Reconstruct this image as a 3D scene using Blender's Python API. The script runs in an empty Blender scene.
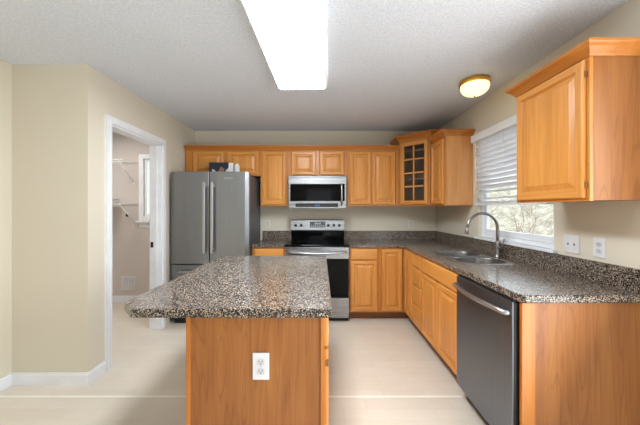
import bpy, bmesh, math, random
from math import pi, sin, cos, radians as R
from mathutils import Vector, Matrix
from mathutils.geometry import tessellate_polygon

sc = bpy.context.scene
COL = sc.collection
random.seed(7)

# ------------------------------------------------------------------ camera, sky, sun, exposure
H = 1.338
cam = bpy.data.cameras.new('camera')
cam.sensor_width = 36.0
cam.lens = 284.0 / 640.0 * 36.0
cam.shift_x = -1.0 / 640.0
cam.shift_y = -3.5 / 640.0
cam.clip_start = 0.02
cam_o = bpy.data.objects.new('camera', cam)
COL.objects.link(cam_o)
cam_o.location = (0, 0, H)
cam_o.rotation_euler = (R(90), 0, 0)
sc.camera = cam_o

w = bpy.data.worlds.new('sky')
sc.world = w
w.use_nodes = True
bg = w.node_tree.nodes['Background']
bg.inputs[0].default_value = (0.86, 0.93, 1.0, 1)
bg.inputs[1].default_value = 1.25

sun = bpy.data.lights.new('sun', 'SUN')
sun.energy = 5.0
sun.angle = R(8)
sun.color = (0.95, 0.98, 1.0)
sun_o = bpy.data.objects.new('sun', sun)
COL.objects.link(sun_o)
sun_o.location = (-5, 0, 12)
sun_o.rotation_euler = Vector((.30, .52, -.80)).to_track_quat('-Z', 'Y').to_euler()

def area_light(name, loc, rot, sx, sy, power, col):
    l = bpy.data.lights.new(name, 'AREA')
    l.shape = 'RECTANGLE'; l.size = sx; l.size_y = sy
    l.energy = power; l.color = col
    o = bpy.data.objects.new(name, l)
    COL.objects.link(o)
    o.location = loc; o.rotation_euler = rot
    return o
# added fill lights, unseen: one at the right-hand opening, one brightening the pantry
area_light('side_fill_light', (1.60, .08, 1.08), (0, R(118), 0), 2.0, 2.1, 34, (0.93, 0.97, 1.0))
area_light('pantry_fill_light', (-2.75, 3.2, 2.40), (0, 0, 0), .35, .35, 7.5, (1.0, 0.96, 0.92))

sc.view_settings.view_transform = 'Standard'
sc.view_settings.look = 'None'
sc.view_settings.gamma = 1.0
sc.view_settings.exposure = 1.0
sc.view_settings.use_curve_mapping = False

# ------------------------------------------------------------------ materials
def srgb(r, g, b):
    def f(c):
        c /= 255.0
        return c / 12.92 if c <= 0.04045 else ((c + 0.055) / 1.055) ** 2.4
    return (f(r), f(g), f(b), 1)

class NT:
    def __init__(s, name):
        s.m = bpy.data.materials.new(name)
        s.m.use_nodes = True
        s.t = s.m.node_tree
        s.b = s.t.nodes['Principled BSDF']
        s.out = s.t.nodes['Material Output']
    def n(s, kind, **kw):
        nd = s.t.nodes.new(kind)
        for k, v in kw.items():
            setattr(nd, k, v)
        return nd
    def l(s, a, b):
        s.t.links.new(a, b)
    def coords(s, scale=(1, 1, 1), rand=True):
        tc = s.n('ShaderNodeTexCoord')
        mp = s.n('ShaderNodeMapping')
        mp.inputs['Scale'].default_value = scale
        if rand:
            oi = s.n('ShaderNodeObjectInfo')
            mu = s.n('ShaderNodeMath', operation='MULTIPLY')
            mu.inputs[1].default_value = 37.0
            s.l(oi.outputs['Random'], mu.inputs[0])
            ad = s.n('ShaderNodeVectorMath', operation='ADD')
            s.l(tc.outputs['Object'], ad.inputs[0])
            s.l(mu.outputs[0], ad.inputs[1])
            s.l(ad.outputs[0], mp.inputs['Vector'])
        else:
            s.l(tc.outputs['Object'], mp.inputs['Vector'])
        return mp.outputs[0]
    def noise(s, vec, scale=5, detail=3, rough=0.5, dist=0):
        nd = s.n('ShaderNodeTexNoise')
        nd.inputs['Scale'].default_value = scale
        nd.inputs['Detail'].default_value = detail
        nd.inputs['Roughness'].default_value = rough
        nd.inputs['Distortion'].default_value = dist
        s.l(vec, nd.inputs['Vector'])
        return nd.outputs['Fac']
    def ramp(s, fac, stops, interp='LINEAR'):
        nd = s.n('ShaderNodeValToRGB')
        nd.color_ramp.interpolation = interp
        el = nd.color_ramp.elements
        while len(el) < len(stops):
            el.new(0.5)
        for e, (p, c) in zip(el, stops):
            e.position = p
            e.color = c
        s.l(fac, nd.inputs[0])
        return nd.outputs[0]
    def mix(s, a, b, fac, blend='MIX'):
        nd = s.n('ShaderNodeMix', data_type='RGBA', blend_type=blend)
        for sock, v in ((nd.inputs[6], a), (nd.inputs[7], b), (nd.inputs[0], fac)):
            if hasattr(v, 'is_linked'):
                s.l(v, sock)
            else:
                sock.default_value = v
        return nd.outputs[2]
    def bump(s, fac, strength=0.2, dist=0.002):
        nd = s.n('ShaderNodeBump')
        nd.inputs['Strength'].default_value = strength
        nd.inputs['Distance'].default_value = dist
        s.l(fac, nd.inputs['Height'])
        s.l(nd.outputs[0], s.b.inputs['Normal'])
    def set(s, **kw):
        for k, v in kw.items():
            s.b.inputs[k.replace('_', ' ')].default_value = v
        return s

def plain(name, col, rough=0.5, metal=0.0, spec=0.5, var=0.04):
    s = NT(name)
    v = s.coords((1, 1, 1))
    f = s.noise(v, 9, 3)
    d = tuple(max(0, c * (1 - var)) for c in col[:3]) + (1,)
    e = tuple(min(1, c * (1 + var)) for c in col[:3]) + (1,)
    s.l(s.ramp(f, [(0.3, d), (0.7, e)]), s.b.inputs['Base Color'])
    s.set(Roughness=rough, Metallic=metal)
    s.b.inputs['Specular IOR Level'].default_value = spec
    return s.m

def wood(name, c0, c1, c2, axis='z', rough=0.32, cath=0.0):
    """grain runs along the axis of the object"""
    s = NT(name)
    k = {'x': 0, 'y': 1, 'z': 2}[axis]
    def sc3(a, b):
        v = [a, a, a]
        v[k] = b
        return tuple(v)
    v1 = s.coords(sc3(7, 0.7))
    v2 = s.coords(sc3(90, 2.0))
    f1 = s.noise(v1, 1.6, 4, 0.55, 0.6)
    f2 = s.noise(v2, 1.5, 3, 0.6)
    base = s.ramp(f1, [(0.28, c0), (0.5, c1), (0.74, c2)])
    fine = s.ramp(f2, [(0.3, (0.80, 0.77, 0.72, 1)), (0.62, (1.04, 1.04, 1.04, 1))])
    col = s.mix(base, fine, 0.75, 'MULTIPLY')
    if cath:
        v3 = s.coords(sc3(8.0, 0.8))
        f3 = s.noise(v3, 1.0, 2, 0.5, 0.4)
        mu = s.n('ShaderNodeMath', operation='MULTIPLY')
        mu.inputs[1].default_value = 13.0
        s.l(f3, mu.inputs[0])
        fr = s.n('ShaderNodeMath', operation='FRACT')
        s.l(mu.outputs[0], fr.inputs[0])
        rings = s.ramp(fr.outputs[0], [(0.0, (0.72, 0.66, 0.6, 1)), (0.18, (1, 1, 1, 1)), (0.8, (1, 1, 1, 1)), (1.0, (0.8, 0.75, 0.7, 1))])
        col = s.mix(col, rings, cath, 'MULTIPLY')
    s.l(col, s.b.inputs['Base Color'])
    s.set(Roughness=rough)
    s.bump(f2, 0.05, 0.001)
    return s.m

M = {}
dr0, dr1, dr2 = srgb(206, 138, 65), srgb(216, 148, 73), srgb(225, 158, 83)
M['door'] = wood('honey_maple', dr0, dr1, dr2, 'z')
M['door_x'] = wood('honey_maple_crosswise', dr0, dr1, dr2, 'x')
M['frame'] = wood('honey_maple_frame', srgb(192, 121, 50), srgb(202, 131, 57), srgb(212, 141, 66), 'z')
M['frame_x'] = wood('honey_maple_frame_crosswise', srgb(192, 121, 50), srgb(202, 131, 57), srgb(212, 141, 66), 'x')
M['crown'] = wood('maple_crown', srgb(180, 108, 42), srgb(192, 120, 51), srgb(204, 133, 62), 'x')
M['crown_y'] = wood('maple_crown_along', srgb(188, 115, 50), srgb(202, 130, 60), srgb(214, 144, 72), 'y')
M['panel'] = wood('oak_end_panel', srgb(148, 90, 40), srgb(158, 99, 47), srgb(168, 109, 54), 'z', 0.4, 0.75)
M['side_pale'] = wood('pale_maple_side', srgb(206, 142, 82), srgb(214, 151, 90), srgb(222, 161, 101), 'z')
M['stile'] = wood('golden_stile', srgb(178, 106, 40), srgb(189, 117, 47), srgb(199, 128, 56), 'z')
M['toe'] = wood('toe_kick_board', srgb(120, 76, 40), srgb(136, 88, 48), srgb(150, 100, 56), 'x', 0.5)
M['inside'] = wood('cabinet_inside', srgb(150, 112, 74), srgb(165, 125, 84), srgb(180, 140, 96), 'z', 0.6)

def granite():
    s = NT('speckled_granite')
    v = s.coords((1, 1, 1), False)
    vo = s.n('ShaderNodeTexVoronoi')
    vo.inputs['Scale'].default_value = 290
    s.l(v, vo.inputs['Vector'])
    sep = s.n('ShaderNodeSeparateColor')
    s.l(vo.outputs['Color'], sep.inputs[0])
    k, br, tan, gr, lt = srgb(26, 23, 22), srgb(80, 63, 51), srgb(160, 137, 114), srgb(124, 120, 117), srgb(196, 186, 173)
    a = s.ramp(sep.outputs[0], [(0, k), (0.34, br), (0.54, tan), (0.74, gr), (0.88, lt)], 'CONSTANT')
    vo2 = s.n('ShaderNodeTexVoronoi')
    vo2.inputs['Scale'].default_value = 170
    s.l(v, vo2.inputs['Vector'])
    sep2 = s.n('ShaderNodeSeparateColor')
    s.l(vo2.outputs['Color'], sep2.inputs[0])
    m = s.ramp(sep2.outputs[1], [(0, (0, 0, 0, 1)), (0.82, (1, 1, 1, 1))], 'CONSTANT')
    b = s.mix(a, k, m)
    s.l(b, s.b.inputs['Base Color'])
    s.set(Roughness=0.19)
    s.b.inputs['Specular IOR Level'].default_value = 0.6
    return s.m
M['granite'] = granite()

def steel(name, col, rough=0.28, axis='z', var=0.12):
    s = NT(name)
    sc3 = {'z': (60, 60, 0.6), 'x': (0.6, 60, 60), 'y': (60, 0.6, 60)}[axis]
    v = s.coords(sc3)
    f = s.noise(v, 2, 3, 0.6)
    d = tuple(c * (1 - var) for c in col[:3]) + (1,)
    e = tuple(min(1, c * (1 + var)) for c in col[:3]) + (1,)
    s.l(s.ramp(f, [(0.3, d), (0.7, e)]), s.b.inputs['Base Color'])
    s.l(s.ramp(f, [(0.3, (rough - .05,) * 3 + (1,)), (0.7, (rough + .07,) * 3 + (1,))]), s.b.inputs['Roughness'])
    s.set(Metallic=1.0)
    return s.m
M['steel'] = steel('brushed_steel', srgb(168, 170, 173), 0.28, 'x')
M['steel_fridge'] = steel('fridge_steel', srgb(150, 153, 157), 0.36, 'z', 0.08)
M['steel_dark'] = steel('dishwasher_steel', srgb(124, 130, 140), 0.36, 'z', 0.1)
M['nickel'] = steel('brushed_nickel', srgb(150, 146, 141), 0.3, 'z', 0.05)
M['sink'] = steel('sink_steel_lit', srgb(196, 195, 194), 0.3, 'y', 0.06)  # rim copy of the sink steel, its bright line put into the colour
M['basin'] = steel('sink_steel_shaded', srgb(136, 134, 133), 0.3, 'z', 0.08)  # same steel, darkened to paint in the shade inside the bowls
M['handle'] = steel('handle_steel', srgb(186, 188, 191), 0.3, 'z', 0.04)
M['fridge_side'] = plain('fridge_side_grey', srgb(84, 86, 90), 0.45)
M['black'] = plain('black_plastic', srgb(24, 24, 26), 0.4)
M['blackglass'] = plain('black_glass', srgb(9, 9, 10), 0.08, 0, 0.12)
M['knob'] = plain('knob_dark', srgb(46, 46, 48), 0.35)
M['display'] = plain('grey_display', srgb(88, 92, 98), 0.15)
M['ring'] = plain('burner_ring', srgb(62, 62, 64), 0.2)
M['white'] = plain('white_paint', srgb(236, 238, 241), 0.4)
M['vinyl'] = plain('white_vinyl', srgb(238, 241, 245), 0.35)
M['plate'] = plain('white_plate', srgb(226, 226, 228), 0.35)
M['recept'] = plain('receptacle_face', srgb(208, 209, 212), 0.35)
M['almond'] = plain('almond_plate', srgb(226, 220, 204), 0.4)
M['slot'] = plain('dark_slot', srgb(40, 38, 38), 0.6)
M['brass'] = plain('polished_brass', srgb(236, 186, 84), 0.3, 1.0)
M['wire'] = plain('white_wire', srgb(238, 236, 232), 0.4)
M['cloth'] = plain('pale_cloth', srgb(214, 212, 210), 0.9)
M['navy'] = plain('navy_cover', srgb(20, 28, 48), 0.35)
M['paper'] = plain('paper_white', srgb(232, 232, 234), 0.7)
M['tan'] = plain('tan_print', srgb(150, 112, 84), 0.5)
M['sky_print'] = plain('light_blue_print', srgb(196, 212, 232), 0.5)
M['blueled'] = plain('blue_digits', srgb(70, 130, 210), 0.3)
M['bark'] = plain('bare_bark', srgb(138, 126, 112), 0.9)

def slat():
    s = NT('blind_slat_white')
    v = s.coords()
    f = s.noise(v, 6, 2)
    s.l(s.ramp(f, [(0.3, srgb(236, 238, 242)), (0.7, srgb(244, 245, 248))]), s.b.inputs['Base Color'])
    s.set(Roughness=0.4)
    tr = s.n('ShaderNodeBsdfTranslucent')
    tr.inputs[0].default_value = srgb(240, 242, 248)
    mx = s.n('ShaderNodeMixShader')
    mx.inputs[0].default_value = 0.08
    s.l(s.b.outputs[0], mx.inputs[1])
    s.l(tr.outputs[0], mx.inputs[2])
    s.l(mx.outputs[0], s.out.inputs[0])
    return s.m
M['slat'] = slat()

def glass(name, tint, refl=0.08):
    s = NT(name)
    tr = s.n('ShaderNodeBsdfTransparent')
    tr.inputs[0].default_value = tint
    gl = s.n('ShaderNodeBsdfGlossy')
    gl.inputs['Roughness'].default_value = 0.03
    lw = s.n('ShaderNodeLayerWeight')
    pw = s.n('ShaderNodeMath', operation='POWER')
    pw.inputs[1].default_value = 5.0
    s.l(lw.outputs['Facing'], pw.inputs[0])
    fr = s.n('ShaderNodeMath', operation='MULTIPLY_ADD')
    fr.inputs[1].default_value = 0.6
    fr.inputs[2].default_value = 0.035
    s.l(pw.outputs[0], fr.inputs[0])
    mx = s.n('ShaderNodeMixShader')
    s.l(fr.outputs[0], mx.inputs[0])
    s.l(tr.outputs[0], mx.inputs[1])
    s.l(gl.outputs[0], mx.inputs[2])
    s.l(mx.outputs[0], s.out.inputs[0])
    return s.m
M['glass'] = glass('clear_glass', (0.95, 0.97, 0.97, 1))
M['smoke'] = glass('cabinet_glass', (0.86, 0.86, 0.86, 1))

def emit(name, col, strength, basecol):
    s = NT(name)
    v = s.coords()
    f = s.noise(v, 4, 2)
    s.l(s.ramp(f, [(0.3, basecol), (0.7, basecol)]), s.b.inputs['Base Color'])
    s.b.inputs['Emission Color'].default_value = col
    s.b.inputs['Emission Strength'].default_value = strength
    s.set(Roughness=0.3)
    return s.m
M['lens_side'] = emit('lit_acrylic_edge', (1.0, 0.985, 0.96, 1), 0.12, srgb(240, 240, 240))
M['lens'] = emit('lit_acrylic_lens', (0.89, 0.95, 1.0, 1), 18.0, srgb(240, 240, 240))
M['bowl'] = emit('lit_glass_bowl', (1.0, 0.78, 0.36, 1), 0.9, srgb(250, 236, 190))

def wall_mat(name, col, bump=0.12):
    s = NT(name)
    v = s.coords((1, 1, 1), False)
    f = s.noise(v, 1.2, 3)
    d = tuple(c * 0.97 for c in col[:3]) + (1,)
    s.l(s.ramp(f, [(0.3, d), (0.7, col)]), s.b.inputs['Base Color'])
    s.set(Roughness=0.6)
    s.b.inputs['Specular IOR Level'].default_value = 0.3
    s.bump(s.noise(v, 140, 2), bump, 0.001)
    return s.m
M['wall'] = wall_mat('beige_wall_paint', srgb(221, 213, 195))
M['pantry'] = wall_mat('pantry_wall_paint', srgb(208, 200, 194))

def ceil_mat():
    s = NT('textured_ceiling_paint')
    v = s.coords((1, 1, 1), False)
    f = s.noise(v, 75, 4, 0.6, 0.3)
    g = s.ramp(f, [(0.38, (0, 0, 0, 1)), (0.6, (1, 1, 1, 1))])
    s.l(s.mix(srgb(222, 228, 238), srgb(236, 241, 249), g), s.b.inputs['Base Color'])
    s.set(Roughness=0.85)
    s.bump(g, 0.6, 0.006)
    return s.m
M['ceiling'] = ceil_mat()

def floor_mat():
    s = NT('pale_sheet_vinyl')
    v = s.coords((1, 1, 1), False)
    br = s.n('ShaderNodeTexBrick')
    br.inputs['Scale'].default_value = 1.0
    br.inputs['Mortar Size'].default_value = 0.0025
    br.inputs['Mortar Smooth'].default_value = 0.6
    br.inputs['Brick Width'].default_value = 0.30
    br.inputs['Row Height'].default_value = 0.10
    br.inputs['Color1'].default_value = srgb(222, 212, 197)
    br.inputs['Color2'].default_value = srgb(217, 206, 190)
    br.inputs['Mortar'].default_value = srgb(212, 200, 182)
    s.l(v, br.inputs['Vector'])
    v2 = s.coords((3, 26, 1), False)
    f = s.noise(v2, 2.0, 4, 0.6)
    tone = s.ramp(f, [(0.3, (0.95, 0.94, 0.92, 1)), (0.7, (1.02, 1.02, 1.02, 1))])
    s.l(s.mix(br.outputs['Color'], tone, 0.8, 'MULTIPLY'), s.b.inputs['Base Color'])
    s.set(Roughness=0.42)
    s.bump(f, 0.05, 0.001)
    return s.m
M['floor'] = floor_mat()
M['seam'] = plain('floor_seam', srgb(250, 244, 232), 0.4)

def grass_mat():
    s = NT('dry_grass_bank')
    v = s.coords((1, 1, 1), False)
    f = s.noise(v, 5.0, 8, 0.8)
    s.l(s.ramp(f, [(0.3, srgb(58, 54, 42)), (0.44, srgb(104, 98, 82)), (0.55, srgb(140, 134, 120)), (0.66, srgb(182, 178, 170))]), s.b.inputs['Base Color'])
    s.set(Roughness=0.95)
    s.bump(f, 0.6, 0.05)
    return s.m
M['grass'] = grass_mat()

# ------------------------------------------------------------------ mesh helpers
class MB:
    def __init__(s):
        s.bm = bmesh.new()
    def add(s, other, mi=0):
        pass
    def box(s, x0, x1, y0, y1, z0, z1, bev=0.0, mi=0, seg=2, mat=None):
        t = bmesh.new()
        bmesh.ops.create_cube(t, size=1.0)
        for v in t.verts:
            v.co = Vector((x0 + (v.co.x + .5) * (x1 - x0), y0 + (v.co.y + .5) * (y1 - y0), z0 + (v.co.z + .5) * (z1 - z0)))
        if bev > 0:
            bmesh.ops.bevel(t, geom=list(t.edges), offset=bev, segments=seg, affect='EDGES', profile=0.5)
        s.merge(t, mi, mat)
    def merge(s, t, mi=0, mat=None, smooth=None):
        vm = {}
        for v in t.verts:
            vm[v] = s.bm.verts.new(mat @ v.co if mat else v.co)
        for f in t.faces:
            try:
                nf = s.bm.faces.new([vm[v] for v in f.verts])
                nf.material_index = mi
                nf.smooth = f.smooth if smooth is None else smooth
            except ValueError:
                pass
        t.free()
    def face(s, pts, mi=0, smooth=False):
        f = s.bm.faces.new([s.bm.verts.new(p) for p in pts])
        f.material_index = mi
        f.smooth = smooth
        return f
    def rings(s, rings, cap0=True, cap1=True, mi=0, smooth=False, closed=True):
        """loft a list of equal length point loops"""
        vs = [[s.bm.verts.new(p) for p in r] for r in rings]
        n = len(vs[0])
        for a, b in zip(vs[:-1], vs[1:]):
            for i in range(n if closed else n - 1):
                j = (i + 1) % n
                f = s.bm.faces.new((a[i], a[j], b[j], b[i]))
                f.material_index = mi
                f.smooth = smooth
        if cap0:
            f = s.bm.faces.new(list(reversed(vs[0])))
            f.material_index = mi
        if cap1:
            f = s.bm.faces.new(vs[-1])
            f.material_index = mi
        return vs
    def tube(s, pts, r, n=12, cap=True, mi=0):
        pts = [Vector(p) for p in pts]
        rs = r if isinstance(r, (list, tuple)) else [r] * len(pts)
        up = None
        loops = []
        for i, p in enumerate(pts):
            d = (pts[min(i + 1, len(pts) - 1)] - pts[max(i - 1, 0)]).normalized()
            if up is None:
                up = Vector((0, 0, 1)) if abs(d.z) < 0.9 else Vector((1, 0, 0))
            a = d.cross(up).normalized()
            up = a.cross(d).normalized()
            loops.append([p + (a * cos(2 * pi * k / n) + up * sin(2 * pi * k / n)) * rs[i] for k in range(n)])
        s.rings(loops, cap, cap, mi, True)
    def lathe(s, prof, n=32, c=(0, 0, 0), mi=0, cap0=True, cap1=True, axis='z'):
        loops = []
        for r, h in prof:
            lp = []
            for k in range(n):
                a = 2 * pi * k / n
                if axis == 'z':
                    p = (c[0] + r * cos(a), c[1] + r * sin(a), c[2] + h)
                elif axis == 'y':
                    p = (c[0] + r * cos(a), c[1] + h, c[2] + r * sin(a))
                else:
                    p = (c[0] + h, c[1] + r * cos(a), c[2] + r * sin(a))
                lp.append(p)
            loops.append(lp)
        s.rings(loops, cap0, cap1, mi, True)
    def slab(s, poly, z0, z1, bev=0.004, holes=(), mi=0):
        """flat slab of an outline (counter-clockwise) with holes, eased top and bottom edge"""
        inner = offset_poly(poly, -bev) if bev else poly
        def lp(p, z):
            return [Vector((x, y, z)) for x, y in p]
        for zt, zb, up in ((z1, z1 - bev, True), (z0, z0 + bev, False)):
            loops = [lp(inner, zt)] + [lp(h, zt) for h in holes]
            flat = [v for l in loops for v in l]
            vs = [s.bm.verts.new(v) for v in flat]
            for tri in tessellate_polygon(loops):
                f = s.bm.faces.new([vs[i] for i in tri])
                f.material_index = mi
        rings = [lp(inner, z0), lp(poly, z0 + bev), lp(poly, z1 - bev), lp(inner, z1)]
        s.rings(rings, False, False, mi)
        for h in holes:
            s.rings([lp(h, z0), lp(h, z1)], False, False, mi)
    def sweep(s, path, prof, right=True, closed=False, mi=0):
        """profile of (out, z) swept along a 2D path with mitred corners; out is to the right of the path"""
        n = len(path)
        sg = 1 if right else -1
        loops = []
        P = [Vector(p) for p in path]
        for i in range(n):
            dn = []
            if i > 0: dn.append((P[i] - P[i - 1]).normalized())
            if i < n - 1: dn.append((P[i + 1] - P[i]).normalized())
            ns = [Vector((d.y, -d.x)) * sg for d in dn]
            if len(ns) == 2:
                m = (ns[0] + ns[1])
                m = m / (1 + ns[0].dot(ns[1]))
            else:
                m = ns[0]
            loops.append([Vector((P[i].x + m.x * o, P[i].y + m.y * o, z)) for o, z in prof])
        s.rings(loops, True, True, mi)
    def build(s, name, mats, parent=None, loc=None, bevel=0, smooth_angle=None, merge=True):
        if merge:
            bmesh.ops.remove_doubles(s.bm, verts=list(s.bm.verts), dist=1e-6)
        bmesh.ops.recalc_face_normals(s.bm, faces=list(s.bm.faces))
        me = bpy.data.meshes.new(name)
        s.bm.to_mesh(me)
        s.bm.free()
        if not isinstance(mats, (list, tuple)):
            mats = [mats]
        for m in mats:
            me.materials.append(M[m] if isinstance(m, str) else m)
        o = bpy.data.objects.new(name, me)
        COL.objects.link(o)
        if parent: o.parent = parent
        if loc: o.location = loc
        if bevel:
            b = o.modifiers.new('edge', 'BEVEL')
            b.width = bevel
            b.segments = 2
            b.limit_method = 'ANGLE'
            b.angle_limit = R(35)
        return o

def offset_poly(poly, d):
    n = len(poly)
    out = []
    for i in range(n):
        a, b, c = (Vector(poly[i - 1]), Vector(poly[i]), Vector(poly[(i + 1) % n]))
        d1, d2 = (b - a).normalized(), (c - b).normalized()
        n1, n2 = Vector((d1.y, -d1.x)), Vector((d2.y, -d2.x))
        m = (n1 + n2) / (1 + n1.dot(n2))
        p = b + m * d
        out.append((p.x, p.y))
    return out

def rrect(x0, x1, y0, y1, r, k=6):
    pts = []
    for cx, cy, a0 in ((x1 - r, y0 + r, -90), (x1 - r, y1 - r, 0), (x0 + r, y1 - r, 90), (x0 + r, y0 + r, 180)):
        for i in range(k + 1):
            a = R(a0 + 90 * i / k)
            pts.append((cx + r * cos(a), cy + r * sin(a)))
    return pts

def thing(name, label, cat, loc=(0, 0, 0), rot=0, group=None):
    o = bpy.data.objects.new(name, None)
    COL.objects.link(o)
    o.empty_display_size = 0.1
    o.location = loc
    o.rotation_euler = (0, 0, R(rot))
    o['label'] = label
    o['category'] = cat
    if group: o['group'] = group
    return o

def tag(o, label, cat, group=None):
    o['label'] = label
    o['category'] = cat
    if group: o['group'] = group
    return o

def struct(mb, name, mats, **kw):
    o = mb.build(name, mats, **kw)
    o['kind'] = 'structure'
    return o

# ------------------------------------------------------------------ the setting
XR, XL, YB, ZC = 1.625, -1.78, 4.013, 2.44
YA, XA = 2.168, -2.36            # alcove wall facing the camera, side wall running to the camera
YF = -3.2                        # unseen end of the room, walled except for an opening left for daylight
XP, YP = -3.6, 4.09              # pantry left and far wall

m = MB(); m.box(XP, XR, YF, YP, -0.06, 0); struct(m, 'floor', 'floor')
m = MB(); m.box(XP - .1, XR + .12, YF, YP + .1, ZC, ZC + .08); struct(m, 'ceiling', 'ceiling')
m = MB(); m.box(XL - .12, XR + .12, YB, YB + .12, 0, ZC); struct(m, 'wall_back', 'wall')
WY0, WY1, WZ0, WZ1 = 1.98, 2.93, 1.045, 2.075
m = MB()
m.box(XR, XR + .12, YF, -1.0, 0, ZC); m.box(XR, XR + .12, 1.16, WY0, 0, ZC); m.box(XR, XR + .12, -1.0, 1.16, 2.12, ZC); m.box(XR, XR + .12, WY1, YB, 0, ZC)  # the near opening is out of view, cut for the added side light
m.box(XR, XR + .12, WY0, WY1, 0, WZ0); m.box(XR, XR + .12, WY0, WY1, WZ1, ZC)
struct(m, 'wall_right', 'wall')
DY0, DY1, DZ = 2.398, 3.175, 2.06
m = MB()
m.box(XL - .12, XL, YA, DY0, 0, ZC); m.box(XL - .12, XL, DY1, YB, 0, ZC); m.box(XL - .12, XL, DY0, DY1, DZ, ZC)
m.box(XA, XL - .12, YA, YA + .12, 0, ZC)
struct(m, 'wall_left', 'wall')
m = MB()
m.box(XA, -.5, YF, YF + .12, 0, ZC); m.box(.4, XR, YF, YF + .12, 0, ZC); m.box(-.5, .4, YF, YF + .12, 2.05, ZC)
struct(m, 'wall_front', 'wall')  # unseen wall added to hold back light from behind the camera
m = MB(); m.box(XA - .12, XA, YF, YA + .12, 0, ZC); struct(m, 'wall_front_left', 'wall')
PX0, PX1, PZ0, PZ1 = -2.55, -2.05, 1.19, 2.06
m = MB()
m.box(XP - .1, PX0, YP, YP + .1, 0, ZC); m.box(PX1, XL - .12, YP, YP + .1, 0, ZC)
m.box(PX0, PX1, YP, YP + .1, 0, PZ0); m.box(PX0, PX1, YP, YP + .1, PZ1, ZC)
m.box(XP - .1, XP, YA + .12, YP, 0, ZC); m.box(XP, XA - .12, YA + .06, YA + .12, 0, ZC)
struct(m, 'wall_pantry', 'pantry')

def baseboard(m, x0, x1, y0, y1, axis, s):
    t = .013
    if axis == 'x':      # runs along x, wall behind at y1, face towards -y
        m.box(x0, x1, y1 - t, y1, 0, .078, 0); m.box(x0, x1, y1 - t * .55, y1, .078, .09, 0)
    else:                # runs along y, on a wall at x0, face towards +x
        m.box(x0, x0 + t, y0, y1, 0, .078, 0); m.box(x0, x0 + t * .55, y0, y1, .078, .09, 0)
m = MB(); baseboard(m, XA, XL + .013, 0, YA, 'x', 0); baseboard(m, XL, 0, YA - .0, 2.336, 'y', 0); struct(m, 'baseboard_left', 'white')
m = MB(); baseboard(m, XA, 0, YF + .12, YA - .013, 'y', 0); struct(m, 'baseboard_front_left', 'white')
m = MB(); baseboard(m, XP, XL - .12, 0, YP, 'x', 0); struct(m, 'baseboard_pantry', 'white')
m = MB(); m.box(XA + .013, XR - .62, 2.018, 2.032, 0, .0022); struct(m, 'trim_1', 'seam')

# pantry doorway: jamb, casing, strike plate
m = MB()
cw, ct = .06, .016
def casing(m, x, s):
    m.box(x, x + s * ct, DY0 - cw, DY0, 0, DZ + cw, 0); m.box(x, x + s * ct, DY1, DY1 + cw, 0, DZ + cw, 0)
    m.box(x, x + s * ct, DY0, DY1, DZ, DZ + cw, 0)
    for q in (.006, ):   # raised inner bead
        m.box(x + s * ct, x + s * (ct + .005), DY0 - .018, DY0 - .004, 0, DZ + .018); m.box(x + s * ct, x + s * (ct + .005), DY1 + .004, DY1 + .018, 0, DZ + .018)
        m.box(x + s * ct, x + s * (ct + .005), DY0 - .004, DY1 + .004, DZ + .004, DZ + .018)
casing(m, XL, 1); casing(m, XL - .12, -1)
d1 = struct(m, 'door_1', 'white')
m = MB()
m.box(XL - .12, XL, DY0 - .002, DY0 + .016, 0, DZ); m.box(XL - .12, XL, DY1 - .016, DY1 + .002, 0, DZ); m.box(XL - .12, XL, DY0, DY1, DZ - .016, DZ + .002)
m.box(XL - .075, XL - .04, DY0 + .016, DY0 + .028, 0, DZ - .016); m.box(XL - .075, XL - .04, DY1 - .028, DY1 - .016, 0, DZ - .016)
m.build('jamb', 'white', d1)
m = MB(); m.box(XL - .115, XL - .085, DY1 - .0185, DY1 - .016, .91, .97, .001); m.box(XL - .108, XL - .092, DY1 - .0195, DY1 - .0183, .925, .955)
o = m.build('strike_plate', 'slot', d1); o['label'] = 'dark metal strike plate'

# kitchen window: vinyl frame, sash, glass, sill
m = MB()
fx0, fx1 = 1.655, 1.715
def frame_ring(m, x0, x1, y0, y1, z0, z1, w, wb=None, bev=.003):
    wb = wb or w
    m.box(x0, x1, y0, y0 + w, z0, z1, bev); m.box(x0, x1, y1 - w, y1, z0, z1, bev)
    m.box(x0, x1, y0 + w, y1 - w, z0, z0 + wb, bev); m.box(x0, x1, y0 + w, y1 - w, z1 - w, z1, bev)
frame_ring(m, fx0, fx1, WY0, WY1, WZ0, WZ1, .032, .042)
w1 = struct(m, 'window_1', 'vinyl')
m = MB(); frame_ring(m, 1.67, 1.705, WY0 + .033, WY1 - .033, WZ0 + .043, 1.58, .03, .05); m.build('lower_sash', 'vinyl', w1)
m = MB(); frame_ring(m, 1.685, 1.712, WY0 + .033, WY1 - .033, 1.55, WZ1 - .033, .03); m.build('upper_sash', 'vinyl', w1)
m = MB(); m.box(1.690, 1.694, WY0 + .05, WY1 - .05, WZ0 + .08, 1.56); m.build('window_glass', 'glass', w1)
m = MB(); m.box(1.697, 1.701, WY0 + .05, WY1 - .05, 1.57, WZ1 - .05); m.build('window_glass', 'glass', w1)
m = MB(); m.box(1.60, 1.654, WY0 + .001, WY1 - .001, WZ0, WZ0 + .012, .002); m.box(1.592, 1.6245, WY0 - .03, WY1 + .03, WZ0 - .012, WZ0 + .012, .003)
m.build('window_sill', 'vinyl', w1)

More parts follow.
